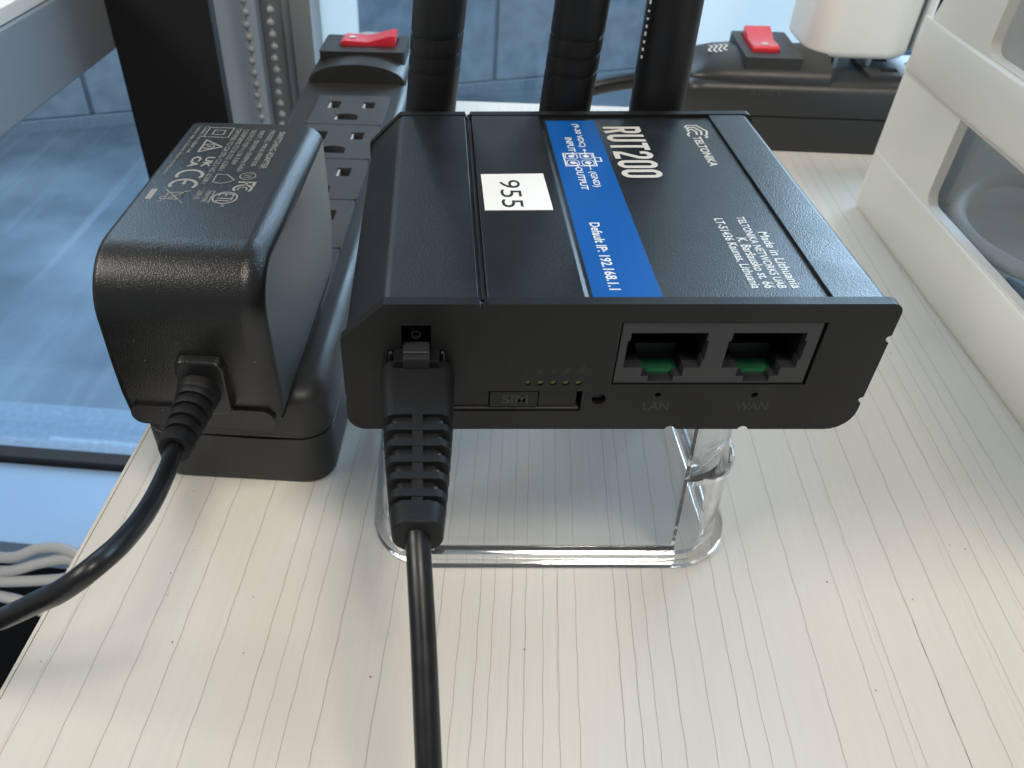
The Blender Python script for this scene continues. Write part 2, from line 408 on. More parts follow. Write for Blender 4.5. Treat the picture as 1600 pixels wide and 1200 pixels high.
# ------------------------------------------------------------------ dark metal rack at the left
rack = thing('metal_rack', 'dark metal rack with a rail toned grey for window light, black post and pale top at the upper left', 'rack', (-120, 200, -745), frame=D)
bm = B(); box(bm, -152, -127.5, -40, 330, -4.5, 21.4, 1.2, 3); obj('rail', bm, 'lit_dark_metal', rack)
bm = B(); box(bm, -127.3, -88.2, 200, 206, -745, 140, 0.8, 2); obj('post', bm, 'matte_black', rack)
bm = B(); box(bm, -420, -128.5, -40, 330, 21.6, 26, 0.6, 2); obj('top', bm, 'white_plastic', rack)

# ------------------------------------------------------------------ grey network cables below the desk edge
CB = [([(-300, 150, -187), (-200, 118, -178), (-165, 108.5, -176), (-150, 111, -173), (-137, 110, -174), (-118, 100, -182), (-80, 90, -215)], 'topmost grey cable in the bundle below the desk edge'),
      ([(-300, 140, -190), (-200, 112, -183), (-166, 105, -180.5), (-150, 107.2, -178), (-136, 108, -177), (-110, 102, -182), (-70, 95, -205)], 'second grey cable from the top of the bundle below the desk edge'),
      ([(-300, 120, -188), (-200, 103, -184), (-166, 102, -183.6), (-142, 103, -183.2), (-120, 104, -180), (-80, 100, -195)], 'third grey cable down, with the pale clip, below the desk edge'),
      ([(-300, 110, -184), (-200, 101, -185), (-166, 98, -188.5), (-152, 95, -192), (-130, 86, -200), (-90, 70, -230)], 'lowest grey cable of the bundle, beside the black adapter cord')]
for k, (pts, lab) in enumerate(CB):
    cb = thing('network_cable', lab, 'cable', pts[3], group='grey cables below the desk')
    bm = B(); tube(bm, smooth_path(pts, 8), 2.25, 12); obj('jacket', bm, 'cable_grey', cb)
    if k == 2:
        bm = B(); box(bm, -139, -131, 99.5, 106.5, -186.5, -179.5, .8, 2); obj('clip', bm, 'white_plastic', cb)

# ------------------------------------------------------------------ clear plastic box under the router
def corner_rect(x0, x1, y0, y1, r, cut, n=8):
    """rounded rectangle whose corners are pulled in towards the middle by cut"""
    p = []
    for cx, cy, a0, sx, sy in ((x1 - r, y1 - r, 0, 1, 1), (x0 + r, y1 - r, 90, -1, 1), (x0 + r, y0 + r, 180, -1, -1), (x1 - r, y0 + r, 270, 1, -1)):
        for i in range(n + 1):
            t = i / n; a = R(a0 + 90 * t); k = cut * math.sin(math.pi * t) ** 0.8
            p.append((cx + r * math.cos(a) - k * sx * .707, cy + r * math.sin(a) - k * sy * .707))
    return p
def stand():
    st = thing('clear_box', 'clear plastic box with rounded corners holding up the router', 'plastic box', (39, 38, ZD))
    def sec(z, ins, r, cut=0):
        tp = (z - ZD) / 45 * 2.2
        return [(u, v, z) for u, v in corner_rect(2.8 + tp + ins, 74.9 - tp - ins, 7.0 + tp * .6 + ins, 69 - tp * .6 - ins, r, cut)]
    outer = [sec(ZD + .05, -1.2, 12.4), sec(ZD + .5, -1.7, 12.8), sec(ZD + 1.7, -1.9, 13), sec(ZD + 2.9, -1.7, 12.8), sec(ZD + 3.6, -1.0, 12.2), sec(ZD + 4.1, -.2, 11.4),
             sec(ZD + 8, 0, 11.2), sec(ZD + 14, 0, 11.2), sec(-26, 0, 11.2), sec(-22.4, 0, 11.2), sec(-22.3, 0, 11.2, -.55), sec(-21.8, 0, 11.2, -.9), sec(-20.9, 0, 11.2, -.9), sec(-20.4, 0, 11.2, -.5), sec(-20.3, 0, 11.2, .1), sec(-20.25, 0, 11.2, 2.6), sec(-19.8, 0, 11.2, 2.75), sec(-14, 0, 11.2, 2.75), sec(-6, 0, 11.2, 2.7), sec(-1.2, .2, 11, 2.6), sec(-.5, .6, 10.6, 2.2), sec(-.12, 1.4, 10, 2.0)]
    inner = [sec(-2.2, 2.6, 9, 1.6), sec(-3.2, 1.9, 9.2, 2.2), sec(-8, 1.8, 9.4, 2.4), sec(-18.3, 1.8, 9.4, 2.4), sec(-22.2, 1.8, 9.4, 2.35), sec(-22.3, 1.8, 9.4, .05), sec(-28, 1.8, 9.4), sec(ZD + 8, 1.8, 9.4), sec(ZD + 3.4, 1.8, 9.4), sec(ZD + .6, 1.6, 9.6), sec(ZD + .05, 1.0, 10)]
    bm = B(); ro = loft(bm, outer, cap0=False, cap1=True); ri = loft(bm, inner, cap0=True, cap1=False)
    n = len(ro[0])
    for i in range(n):
        j = (i + 1) % n; bm.faces.new((ro[0][i], ri[-1][i], ri[-1][j], ro[0][j]))
    sh = obj('shell', bm, 'clear_acrylic', st, 28); me = sh.data; me.materials.append(MATS['clear_wall'])
    for p in me.polygons:      # the flat sides: light passes straight through; rim, ledge and corners bend it
        ln = max((me.vertices[a].co - me.vertices[b].co).length for a, b in p.edge_keys)
        if ln > .03 and .0042 < p.center.z < .0435 and abs(p.normal.z) < .3: p.material_index = 1
stand()

# ------------------------------------------------------------------ router
router = thing('router', 'black metal router with blue label standing on a clear plastic box', 'router', (41.5, 37, 0))
def arc(cx, cy, r, a0, a1, n=5): return [(cx + r * math.cos(R(a0 + (a1 - a0) * i / n)), cy + r * math.sin(R(a0 + (a1 - a0) * i / n))) for i in range(n + 1)]
def notch_v(x, z0, z1, r):      # going along +/-z on the right edge with a round bite
    s = 1 if z1 > z0 else -1; zc = (z0 + z1) / 2
    return [(x, zc - s * r), (x - r * .75, zc - s * r * .6), (x - r, zc), (x - r * .75, zc + s * r * .6), (x, zc + s * r)]
panel_out = ([(53.4 - 37, 0)] if 0 else []) + arc(3.0, 3.0, 3.0, 180, 270, 6)
for nx in (53.4, 65.4): panel_out += [(nx - .9, 0), (nx - .55, .5), (nx, .72), (nx + .55, .5), (nx + .9, 0)]
panel_out += arc(83 - 4.2, 4.2, 4.2, 270, 360, 6) + notch_v(83, 5.7, 7.1, .7) + notch_v(83, 17.9, 19.3, .7) + arc(81.3, 23.3, 1.7, 0, 90, 5)
panel_out += [(22.0, 25), (21.9, 24.5), (21.45, 24.2), (21.0, 24.5), (20.9, 25), (6.8, 25), (0, 18.5), (0, 7.5), (.5, 7.2), (.6, 6.8), (.5, 6.4), (0, 6.1)]
def c_hole(cx, cz, r, n=16): return list(reversed(circ(cx, cz, r, n)))
port_hole = [(42.3, 9.6), (42.3, 21.7), (72.9, 21.7), (72.9, 9.6)]
power_hole = [(9.3, 16.6), (9.3, 21.2), (13.8, 21.2), (13.8, 16.6), (16.0, 16.6), (16.0, 7.8), (7.1, 7.8), (7.1, 16.6)]
sim_hole = [(16.4, 4.0), (16.4, 8.3), (38.0, 8.3), (38.0, 4.0)]
leds = [29.1, 31.1, 33.1, 35.1, 37.1]
holes = [port_hole, power_hole, sim_hole, c_hole(40.75, 6.6, 1.15)] + [c_hole(x, 9.9, .52, 10) for x in leds] + [c_hole(50.1, 7.5, .5, 10), c_hole(65.5, 7.5, .55, 10)]
bm = B(); plate(bm, panel_out, holes, XZ, 0.0, 1.9); front = obj('front_panel', bm, 'router_panel', router)
bm = B(); plate(bm, panel_out, [], XZ, 72.1, 74.0); obj('back_panel', bm, 'router_panel', router)
# body: extruded outline with a groove and the shallow label recess
H = 24.86
prof = [(1.2, 2.6), (2.6, .9), (4, .6), (79, .6), (81.0, 2.0), (82.0, 4), (82.1, 22.6), (81.8, 23.9), (81.0, 24.7), (80.3, H),
        (73.35, H), (73.2, H - .08), (73.1, H - .5), (37.55, H - .5), (37.2, H - .42), (36.75, H - .06), (36.5, H), (22.45, H), (22.2, H - .12), (22.05, H - .9), (21.75, H - .9), (21.7, H - .3), (21.35, H - .3), (21.3, H - .9), (20.95, H - .9), (20.8, H - .12), (20.6, H), (7.9, H), (7.2, H - .1), (6.4, H - .5), (.9, 18.9), (.65, 18.4), (.6, 17.5)]
bm = B(); loft(bm, [[(x, y, z) for x, z in prof] for y in (2.0, 2.15, 30, 71.8, 72.0)], cap0=False); obj('shell', bm, 'router_shell', router, 40)
ZL = H - .5 + .025
# blue label and printed marks (u = -y, v = x)
bm = B(); box(bm, 38.0, 48.4, 2.5, 70.2, H - .49, ZL, .0); obj('blue_label', bm, 'label_blue', router)
ZB = ZL + .02
def glyph(i, pts, closed=False, wd=1.12):
    stroke(bm, [(-66.9 + 4.14 * i + u, 49.7 + v) for u, v in pts], wd, TOP, ZL + .01 + .002 * GZ[0], closed); GZ[0] += 1
def cc(cx, cy, r, a0, a1, n=6): return [(cx + r * math.cos(R(a0 + (a1 - a0) * k / n)), cy + r * math.sin(R(a0 + (a1 - a0) * k / n))) for k in range(n + 1)]
GZ = [0]; bm = B()
glyph(0, [(.56, 0), (.56, 7.7)]); glyph(0, [(.56, 7.15)] + cc(1.9, 6.2, .95, 90, 0) + cc(1.9, 4.75, .95, 0, -90) + [(.56, 3.8)]); glyph(0, [(1.75, 3.8), (2.9, 0)])
glyph(1, [(.56, 7.7)] + cc(1.75, 1.75, 1.19, 180, 360, 10) + [(2.94, 7.7)])
glyph(2, [(0, 7.15), (3.5, 7.15)]); glyph(2, [(1.75, 0), (1.75, 7.15)])
glyph(3, [(.56, 5.3)] + cc(1.75, 5.95, 1.19, 180, -10, 10) + [(2.75, 4.6), (.7, 1.5), (.6, .55), (3.4, .55)])
for i in (4, 5): glyph(i, cc(1.75, 5.95, 1.19, 0, 180, 10) + cc(1.75, 1.75, 1.19, 180, 360, 10), True)
obj('printed_text', bm, 'print_ink', router, smooth=False)
text('(9-30 VDC) +', router, 'print_white', TOP, ZB, -68.4, -54.4, 43.2, 44.8, 0.02)
text('INPUT', router, 'print_white', TOP, ZB, -61.3, -54.4, 41.0, 42.4, 0.02)
text('OUTPUT', router, 'print_white', TOP, ZB, -47.3, -37.8, 41.2, 42.6, 0.02)
text('- (GND)', router, 'print_white', TOP, ZB, -46.8, -38.9, 43.4, 45.0, 0.02)
text('Default IP: 192.168.1.1', router, 'print_white', TOP, ZB, -25.5, -4.7, 40.7, 42.5, 0.02)
text('Made in Lithuania', router, 'print_white', TOP, ZL + .01, -22.2, -5.1, 68.4, 70.0, 0.012)
text('TELTONIKA NETWORKS UAB', router, 'print_white', TOP, ZL + .01, -27.5, -5.1, 66.3, 67.7, 0.012)
text('K. Bar\u0161ausko st. 66', router, 'print_white', TOP, ZL + .01, -20.3, -5.1, 64.3, 66.0, 0.012)
text('LT-51436 Kaunas, Lithuania', router, 'print_white', TOP, ZL + .01, -26.9, -5.1, 62.1, 63.9, 0.012)
text('TELTONIKA', router, 'print_ink', TOP, ZL + .01, -61.6, -47.6, 67.2, 69.0, 0.03)
# maker's emblem: nested bent brackets
bm = B()
def em(pts): stroke(bm, pts, .42, TOP, ZL + .01)
em([(-62.3, 70.4), (-64.4, 71.0), (-67.4, 69.5), (-67.4, 67.4), (-66.2, 66.9)])
em([(-62.4, 69.4), (-64.4, 69.8), (-66.4, 68.8), (-66.4, 67.6), (-65.2, 67.0)])
em([(-62.5, 68.5), (-64.2, 68.7), (-65.4, 68.1), (-65.2, 67.5), (-64.2, 66.9)])
em([(-62.2, 69.9), (-61.6, 70.4), (-60.9, 69.9)])
em([(-63.9, 67.3), (-62.7, 66.6), (-61.7, 66.8)])
obj('maker_emblem', bm, 'print_ink', router, smooth=False)
# wiring diagram on the label
bm = B()
stroke(bm, [(-53.6, 39.7), (-53.6, 45.6), (-47.9, 45.6), (-47.9, 39.7)], .32, TOP, ZB, True)
stroke(bm, [(-51.6, 45.7), (-51.6, 46.8), (-49.9, 46.8), (-49.9, 45.7)], .3, TOP, ZB)
for cu_ in (-52.2, -49.3):
    for cv in (41.2, 44.1):
        stroke(bm, [(cu_ - 1.15, cv - .7), (cu_ - 1.15, cv + .7), (cu_ - .7, cv + 1.15), (cu_ + .7, cv + 1.15), (cu_ + 1.15, cv + .7), (cu_ + 1.15, cv - .7), (cu_ + .7, cv - 1.15), (cu_ - .7, cv - 1.15)], .2, TOP, ZB, True)
        fill(bm, circ(cu_, cv, .62, 14), TOP, ZB + .004)
for u0, u1, v in ((-54.3, -52.2, 41.7), (-54.3, -52.2, 44.1), (-49.3, -47.3, 41.9), (-49.3, -47.0, 44.2)): stroke(bm, [(u0, v), (u1, v)], .22, TOP, ZB + .006)
obj('wiring_diagram', bm, 'print_white', router, smooth=False)
# white numbered sticker
bm = B(); vs = [(23.0, 43.2), (34.7, 43.45), (35.0, 29.1), (23.1, 29.0)]
plate(bm, vs, [], XY, H + .01, H + .09); stk = obj('number_sticker', bm, 'sticker_paper', router, smooth=False)
text('955', stk, 'sticker_ink', TOP, H + .115, -40.7, -30.0, 26.2, 30.0, 0.0, 'printed_number')
# dark sheet added behind the panel, so that openings are dark
bm = B(); plate(bm, [(2.2, 1.6), (80.8, 1.6), (80.8, 23.6), (7.6, 23.6), (2.2, 18.4)], [], XZ, 15.0, 15.6); obj('dark_backing', bm, 'black_void', router, smooth=False)
# ethernet block
def port(x0, x1, n0, n1, m0, m1):
    return [(x0, 12.9), (x0, 18.0), (x0 + .35, 18.2), (x0 + .35, 19.6), (x1 - .35, 19.6), (x1 - .35, 18.2), (x1, 18.0), (x1, 14.4), (x1 - .3, 14.2), (x1 - .3, 12.9), (n1, 12.9), (n1, 11.2), (m1, 11.2), (m1, 10.15), (m0, 10.15), (m0, 11.2), (n0, 11.2), (n0, 12.9)]
P1 = port(43.7, 56.0, 46.7, 53.2, 47.9, 51.9); P2 = port(59.0, 70.8, 61.6, 68.2, 62.9, 67.0)
bm = B(); plate(bm, [(42.6, 9.85), (72.45, 9.85), (72.45, 21.45), (42.6, 21.45)], [P1, P2], XZ, .25, 2.2)
eth = obj('ethernet_block', bm, 'port_plastic', router)
for x0, x1, n0, n1 in ((43.7, 56.0, 46.7, 53.2), (59.0, 70.8, 61.6, 68.2)):
    bm = B()
    box(bm, x0 - .9, x0 - .05, 2.3, 14, 10.5, 20.4); box(bm, x1 + .05, x1 + .9, 2.3, 14, 10.5, 20.4)
    box(bm, x0 - .9, x1 + .9, 2.3, 14, 19.7, 20.6); box(bm, x0 - .9, n0 - .05, 2.3, 14, 10.5, 12.85); box(bm, n1 + .05, x1 + .9, 2.3, 14, 10.5, 12.85)
    box(bm, n0 - .1, n1 + .1, 6.0, 6.6, 9.9, 13.4); obj('port_lining', bm, 'black_void', eth, smooth=False)
    bm = B(); box(bm, n0 - .1, n1 + .1, 2.4, 5.9, 9.9, 10.45); pcb = obj('circuit_board', bm, 'circuit_green', eth, smooth=False)
    bm = B()
    cx = (n0 + n1) / 2
    stroke(bm, [(n0 + .4, 4.0), (n0 + 1.4, 3.4), (cx + 1.5, 3.4), (n1 - .8, 2.9)], .16, XY, 10.47)
    stroke(bm, [(n0 + 1.0, 5.6), (cx, 5.6), (cx + 1.2, 4.6), (n1 - .4, 4.6)], .16, XY, 10.47)
    stroke(bm, circ(cx - .5, 4.9, .5, 10), .15, XY, 10.47, True)
    obj('circuit_trace', bm, 'circuit_trace', pcb, smooth=False)
    bm = B()
    for k in range(8): box(bm, x0 + 2.0 + k * 1.02, x0 + 2.35 + k * 1.02, 6, 13, 17.2 - .1 * k % 1, 17.5)
    obj('contact', bm, 'gold_metal', eth, smooth=False)
# SIM drawer in three segments
for k, (x0, x1, y0) in enumerate(((16.6, 23.1, .55), (23.25, 30.95, .25), (31.1, 37.2, .45))):
    bm = B(); box(bm, x0, x1, y0, 3, 4.75, 7.95, .12, 2); so = obj('sim_drawer_cover', bm, 'router_panel', router)
    if k == 1: text('SIM', so, 'engrave', XZ, y0 - .02, 25.2, 29.4, 5.5, 7.3, 0.02, 'embossed_text')
bm = B(); box(bm, 16.6, 37.8, .35, 2.6, 4.05, 4.5, .1, 1); obj('sim_drawer_edge', bm, 'card_edge', router)
bm = B(); plate(bm, circ(40.75, 6.6, .8, 14), [], XZ, 1.1, 2.5); obj('reset_button', bm, 'port_plastic', router)
for x in leds:
    bm = B(); plate(bm, circ(x, 9.95, .47, 10), [], XZ, .35, 1.6); obj('status_light', bm, 'led_green', router)
for x in (50.1, 65.5):
    bm = B(); plate(bm, circ(x, 7.5, .44, 10), [], XZ, .7, 1.6); obj('port_light', bm, 'port_plastic', router)
for s_, u0, u1 in (('LAN', 48.1, 52.2), ('WAN', 63.0, 68.2)):
    text(s_, front, 'engrave', XZ, -.015, u0, u1, 4.3, 6.0, 0.01, 'engraved_text')
bm = B()
for k, x in enumerate(leds):   # faint engraved signal bars above the status lights
    for j in range(k + 1): stroke(bm, [(x - .55 + j * .27, 12.0), (x - .55 + j * .27, 12.35 + .35 * j)], .12, XZ, -.015)
stroke(bm, [(41.2, .95), (41.9, .9), (42.3, 1.5), (44.6, 1.7)], .06, XZ, -.02); stroke(bm, [(35.1, 15.0), (35.0, 15.7), (36.2, 15.8)], .06, XZ, -.02)
obj('engraved_mark', bm, 'engrave', front, smooth=False)
# socket of the power connector
bm = B(); box(bm, 6.6, 16.6, 8, 9, 7, 22); box(bm, 6.6, 7.0, 2, 8, 7, 17); box(bm, 16.1, 16.6, 2, 8, 7, 17); obj('power_socket', bm, 'black_void', router, smooth=False)
bm = B(); plate(bm, circ(11.5, 18.6, .75, 16), [list(reversed(circ(11.5, 18.6, .52, 16)))], XZ, 1.2, 2.4); obj('socket_ring', bm, 'port_plastic', router)

# antennas: hinge foot, tube with grooves, tilted a little
def antenna(x, y, tilt, rad, rings, label, taper=0.0, z0=16.0, z1=170.0):
    P0 = Vector((x, y, 12.0)); d = Vector((math.tan(R(tilt)), 0, 1)).normalized()
    def at(z): return P0 + d * (z - 12.0) / d.z
    zs = [(z0, rad * .93), (z0 + 1, rad)]
    for z in rings: zs += [(z - .42, rad), (z - .40, rad - .38), (z + .40, rad - .38), (z + .42, rad)]
    zs += [(60, rad * (1 - taper)), (z1 - 3, rad * (1 - taper * 2) * .9), (z1, rad * .7)]
    bm = B(); n = 28; secs = []
    for z, r in zs:
        c = at(z); secs.append([(c.x + r * math.cos(2 * math.pi * k / n), c.y + r * math.sin(2 * math.pi * k / n), c.z) for k in range(n)])
    loft(bm, secs); a = obj('antenna', bm, 'antenna_plastic', router); a['label'] = label
    bm = B(); c = at(12)
    box(bm, c.x - 3, c.x + 3, y - 3.4, y + 3.4, 8, z0 + 3, 1.5, 3); obj('hinge', bm, 'antenna_plastic', a)
    bm = B(); tube(bm, [(c.x, 74.05, 12), (c.x, y - 3.2, 12)], 4.0, 6); obj('nut', bm, 'gold_metal', a)
    return a
antenna(12.4, 81, 5.2, 5.65, (32.5, 35.8, 39.7), 'left antenna with three ring grooves')
antenna(43.0, 81, 3.4, 5.7, (31.7, 35.5, 39.2), 'middle antenna with three ring grooves')
a3 = antenna(64.3, 81, -.2, 6.0, (), 'smooth right antenna without grooves', .06)
bm = B(); rr = random.Random(2)
for k in range(9):
    z = 34.5 + k * 1.55; zz = 58.9 - (z - 30) * .0
    h = rr.choice((.5, .7, .35))
    ang = R(196); bx, by = 64.3 + 5.99 * math.cos(ang), 81 + 5.99 * math.sin(ang)
    box(bm, bx - .06, bx + .25, by - .5, by + .1, z, z + h)
obj('printed_mark', bm, 'print_white', a3, smooth=False)

# ------------------------------------------------------------------ power cable plugged into the router
pc = thing('power_cable', 'black power plug with ribbed strain relief and cord in the router front', 'power cable', (11.8, -40, ZD))
def psec(y, cx, w_, zc, h, r, n=5): return [(u, y, v) for u, v in rrect(cx - w_ / 2, cx + w_ / 2, zc - h / 2, zc + h / 2, min(r, w_ / 2 - .05, h / 2 - .05), n)]
def plug_dim(y):   # outer size of the moulded body along its length
    t = -y / 29.5
    cx = 11.75 + .35 * t; wd = 11.4 - 1.0 * t - 3.6 * t ** 1.6; zc = 11.6 - 3.1 * t; h = 8.4 - 2.4 * t
    return cx, wd, zc, h
secs = []
for y in (-1.0, -1.25, -1.8, -4, -8, -11.6, -11.8):
    cx, wd, zc, h = plug_dim(y); k = {-1.0: .93, -1.25: .975}.get(y, 1)
    secs.append(psec(y, cx, wd * k, zc, h * k, 1.9))
bm = B(); loft(bm, secs); body = obj('plug_body', bm, 'rubber', pc, 50)
bm = B(); loft(bm, [psec(y, plug_dim(y)[0], plug_dim(y)[1] - 1.5, plug_dim(y)[2], plug_dim(y)[3] - 1.3, 1.6) for y in (-11.5, -15, -19, -23, -27.2)]); obj('relief_core', bm, 'cord_jacket', pc, 50)
for k in range(5):
    y = -13.35 - k * 2.75
    bm = B(); loft(bm, [psec(y + dy, plug_dim(y)[0], (plug_dim(y + dy)[1]) * s_, plug_dim(y)[2], plug_dim(y + dy)[3] * s_, 1.7) for dy, s_ in ((.0, .96), (-.12, 1), (-1.25, 1), (-1.37, .96))]); obj('relief_rib', bm, 'rubber', pc, 50)
for sgn in (1, -1):
    bm = B(); secs = []
    for y in (-11.6, -16, -21, -26.4):
        cx, wd, zc, h = plug_dim(y); zz = zc + sgn * (h / 2 - .55)
        secs.append([(cx - .75, y, zz - .5), (cx + .75, y, zz - .5), (cx + .75, y, zz + .53), (cx - .75, y, zz + .53)])
    loft(bm, secs); obj('relief_spine', bm, 'rubber', pc)
secs = []
for y, k in ((-26.2, .97), (-26.4, 1), (-29.2, 1), (-29.5, .97), (-29.6, .9)):
    cx, wd, zc, h = plug_dim(y); secs.append(psec(y, cx, wd * k, zc, h * k, 2.2))
bm = B(); loft(bm, secs); obj('relief_collar', bm, 'rubber', pc, 50)
cord = smooth_path([(12.1, -26, 8.55), (12.1, -29, 8.4), (12.5, -34.5, 5.6), (12.95, -40.5, 1.5), (13.5, -50, -5.6), (14.2, -62, -15), (15.5, -80, -30), (19, -105, -41.5), (30, -140, -43.1), (60, -190, -43.2)], 8)
bm = B(); tube(bm, cord, 1.68, 18); obj('cord', bm, 'cord_jacket', pc, 60)
# latch and connector nose
bm = B(); box(bm, 8.1, 15.1, -2.9, 1.5, 12.5, 16.75, .25, 2); box(bm, 7.2, 8.0, -.5, 1.4, 12.5, 16.5, .2, 1); box(bm, 15.2, 15.9, -.5, 1.4, 12.5, 16.5, .2, 1); obj('connector_nose', bm, 'cord_jacket', pc)
bm = B(); box(bm, 9.55, 13.6, -1.7, 1.0, 16.6, 17.5, .15, 1); box(bm, 9.55, 13.6, -3.1, -1.8, 15.4, 17.3, .25, 2); obj('latch', bm, 'port_plastic', pc)

# ------------------------------------------------------------------ power strips
def make_strip(name, label, frame, loc, rz, cordpath=None):
    """long axis = local y, first socket at y=0, switch at the +y end"""
    fx = thing(name, label, 'power strip', (0, 0, ZD), 0, 'black power strips on the desk', frame)
    cx, hw, ya, yb = -2.0, 21.6, -160.0, 80.0
    def ring(z, ins, r=7): return [(u, v, z) for u, v in rrect(cx - hw + ins, cx + hw - ins, ya + ins, yb - ins, max(2, r - ins * .5), 7)]
    bm = B(); loft(bm, [ring(ZD + .05, 1.0), ring(ZD + .6, .5), ring(ZD + 3.0, .35), ring(-31.2, .25), ring(-30.9, .7)]); obj('base_shell', bm, 'strip_plastic', fx, 40)
    bm = B()
    rows = loft(bm, [ring(-31.0, 1.0), ring(-30.6, .35), ring(-30.0, 0), ring(-25, .2), ring(-21.6, .45), ring(-20.3, 1.0), ring(-19.3, 1.9), ring(-18.6, 3.0), ring(-18.3, 4.2)], cap1=False)
    hole = [(-12.4, 8.6), (-12.4, -127.4), (12.4, -127.4), (12.4, 8.6)]
    hv = [bm.verts.new((u, v, -18.3)) for u, v in hole]; es = [bm.edges.new((hv[i], hv[(i + 1) % 4])) for i in range(4)]
    es += [bm.edges.get((rows[-1][i], rows[-1][(i + 1) % len(rows[-1])])) for i in range(len(rows[-1]))]
    bmesh.ops.triangle_fill(bm, use_beauty=True, edges=es)
    shell = obj('top_shell', bm, 'strip_plastic', fx, 40)
    bm = B(); stroke(bm, [(-20.2, 6), (-20.2, 12)], 1.2, XY, -21.0)
    bm.free()
    for k in range(5):
        o0 = -27.6 * k
        outer = rrect(-13, 13, o0 - 18.0, o0 + 9.2, 1.0, 3)
        sl = [(-8.5, o0 - 3.3), (-8.5, o0 + 3.3), (-4.1, o0 + 3.3), (-4.1, o0 - 3.3)]
        sr = [(4.1, o0 - 2.8), (4.1, o0 + 2.8), (8.5, o0 + 2.8), (8.5, o0 - 2.8)]
        gd = [(-4.2, o0 - 13.9), (-4.2, o0 - 11)] + [(4.2 * math.cos(R(a)), o0 - 11 + 2.7 * math.sin(R(a))) for a in (150, 120, 90, 60, 30)] + [(4.2, o0 - 11), (4.2, o0 - 13.9)]
        bm = B(); plate(bm, outer, [sl, sr, gd], XY, -18.9, -17.0)
        bmesh.ops.recalc_face_normals(bm, faces=bm.faces)
        es = [e for e in bm.edges if len(e.link_faces) == 2 and e.calc_face_angle(0) > 1 and all(v.co.z > -17.1 for v in e.verts)]
        bmesh.ops.bevel(bm, geom=es, offset=.35, segments=2, profile=.5, affect='EDGES', clamp_overlap=True)
        for lp in (sl, sr, gd):
            loft(bm, [[(u, v, -18.91) for u, v in lp], [(u, v, -23.0) for u, v in lp]], cap0=False, cap1=False)
        pn = obj('outlet', bm, 'outlet_plastic', fx)
        bm = B()
        for lp in (sl, sr, gd):
            x0 = min(p[0] for p in lp); y0 = min(p[1] for p in lp); y1 = max(p[1] for p in lp)
            box(bm, x0 + .15, x0 + .75, y0 + .2, y1 - .2, -22.8, -17.5)  # pale contact slabs paint in the light caught by each slot's left wall
        obj('contact', bm, 'contact_lit_grey', pn, smooth=False)
        bm = B(); box(bm, -13.5, 13.5, o0 - 18.2, o0 + 9.0, -24, -23.2); obj('outlet_floor', bm, 'black_void', pn, smooth=False)
    # raised vault with the rocker switch
    secs = []
    for y, k, e in ((25.2, 1, 0), (26, 1.03, 0), (58, 1.03, 0), (66, .99, .6), (72, .93, 2.0), (76, .83, 4.2), (78.4, .66, 6.4)):
        h = 7.3 - e
        secs.append([(cx + 18.6 * k * math.cos(R(a)), y, -18.9 + max(.2, h) * math.sin(R(a)) ** .85 + (.5 if 0 < a < 180 else 0)) for a in [0] + list(range(6, 180, 12)) + [180]])
    bm = B(); loft(bm, secs); obj('switch_vault', bm, 'strip_plastic', fx, 30)
    bm = B(); plate(bm, rrect(cx - 16.4, cx + 17.6, 37, 58.5, 1.2, 3), [[(-11.5, 44.3), (-11.5, 55.2), (11.6, 55.2), (11.6, 44.3)]], XY, -15.5, -10.0); sw = obj('switch_housing', bm, 'strip_plastic', fx)
    prof_ = [(-11.0, -11.5), (11.1, -11.5), (11.1, -6.6), (9.8, -6.2), (0.2, -8.7), (-9.6, -8.2), (-11.0, -8.8)]
    bm = B(); loft(bm, [[(x * s_, y, z) for x, z in prof_] for y, s_ in ((44.8, .985), (45.1, 1), (54.3, 1), (54.7, .985))]); obj('rocker_switch', bm, 'red_switch', sw, 25)
    bm = B(); fill(bm, circ(-6.8, 49.8, 1.3, 14), XY, -8.1); obj('rocker_dot', bm, 'print_white', sw, smooth=False)
    # oval mark at the end of the vault
    bm = B()
    for k in range(4): stroke(bm, [(cx - 5.2 + .8 * abs(k - 1.5) + i * (10.4 - 1.6 * abs(k - 1.5)) / 8, 63.4 + k * 1.9 + .9 * math.sin(i * .8)) for i in range(9)], .75, lambda u, v, w_: (u, v, -18.35 + 7.3 * math.sin(math.acos(max(-1, min(1, (u - cx) / 19.2)))) ** .85 - max(0, v - 60) * .12 + .25), 0)
    obj('oval_emblem', bm, 'print_white', fx, smooth=False)
    if cordpath:
        bm = B(); tube(bm, smooth_path(cordpath, 8), 3.2, 14); obj('cord', bm, 'cord_jacket', fx, 60)
    return fx
strip1 = make_strip('power_strip', 'black power strip beside the router, with the black adapter plugged in', SF, (0, 0, 0), 0)
c6, s6 = math.cos(D[2]), math.sin(D[2])
p0 = to_world(D, (169, 249.5, 0))
F2 = (p0[0], p0[1], D[2] + R(90))
strip2 = make_strip('power_strip', 'black power strip along the back of the desk, with the white charger plugged in', F2, (0, 0, 0), 0,
    [(-2, 74, -25), (-2, 88, -25), (-1, 102, -27), (2, 118, -33), (10, 132, -48), (24, 140, -80), (34, 142, -200)])
# small moulded lettering on the side of the back strip that faces the viewer
text('RESET', strip2, 'outlet_plastic', lambda u, v, w_: (w_ + (v + 22) * .35, -u, v), -23.45, -55, -43, -22.6, -20.9, 0, 'moulded_text')

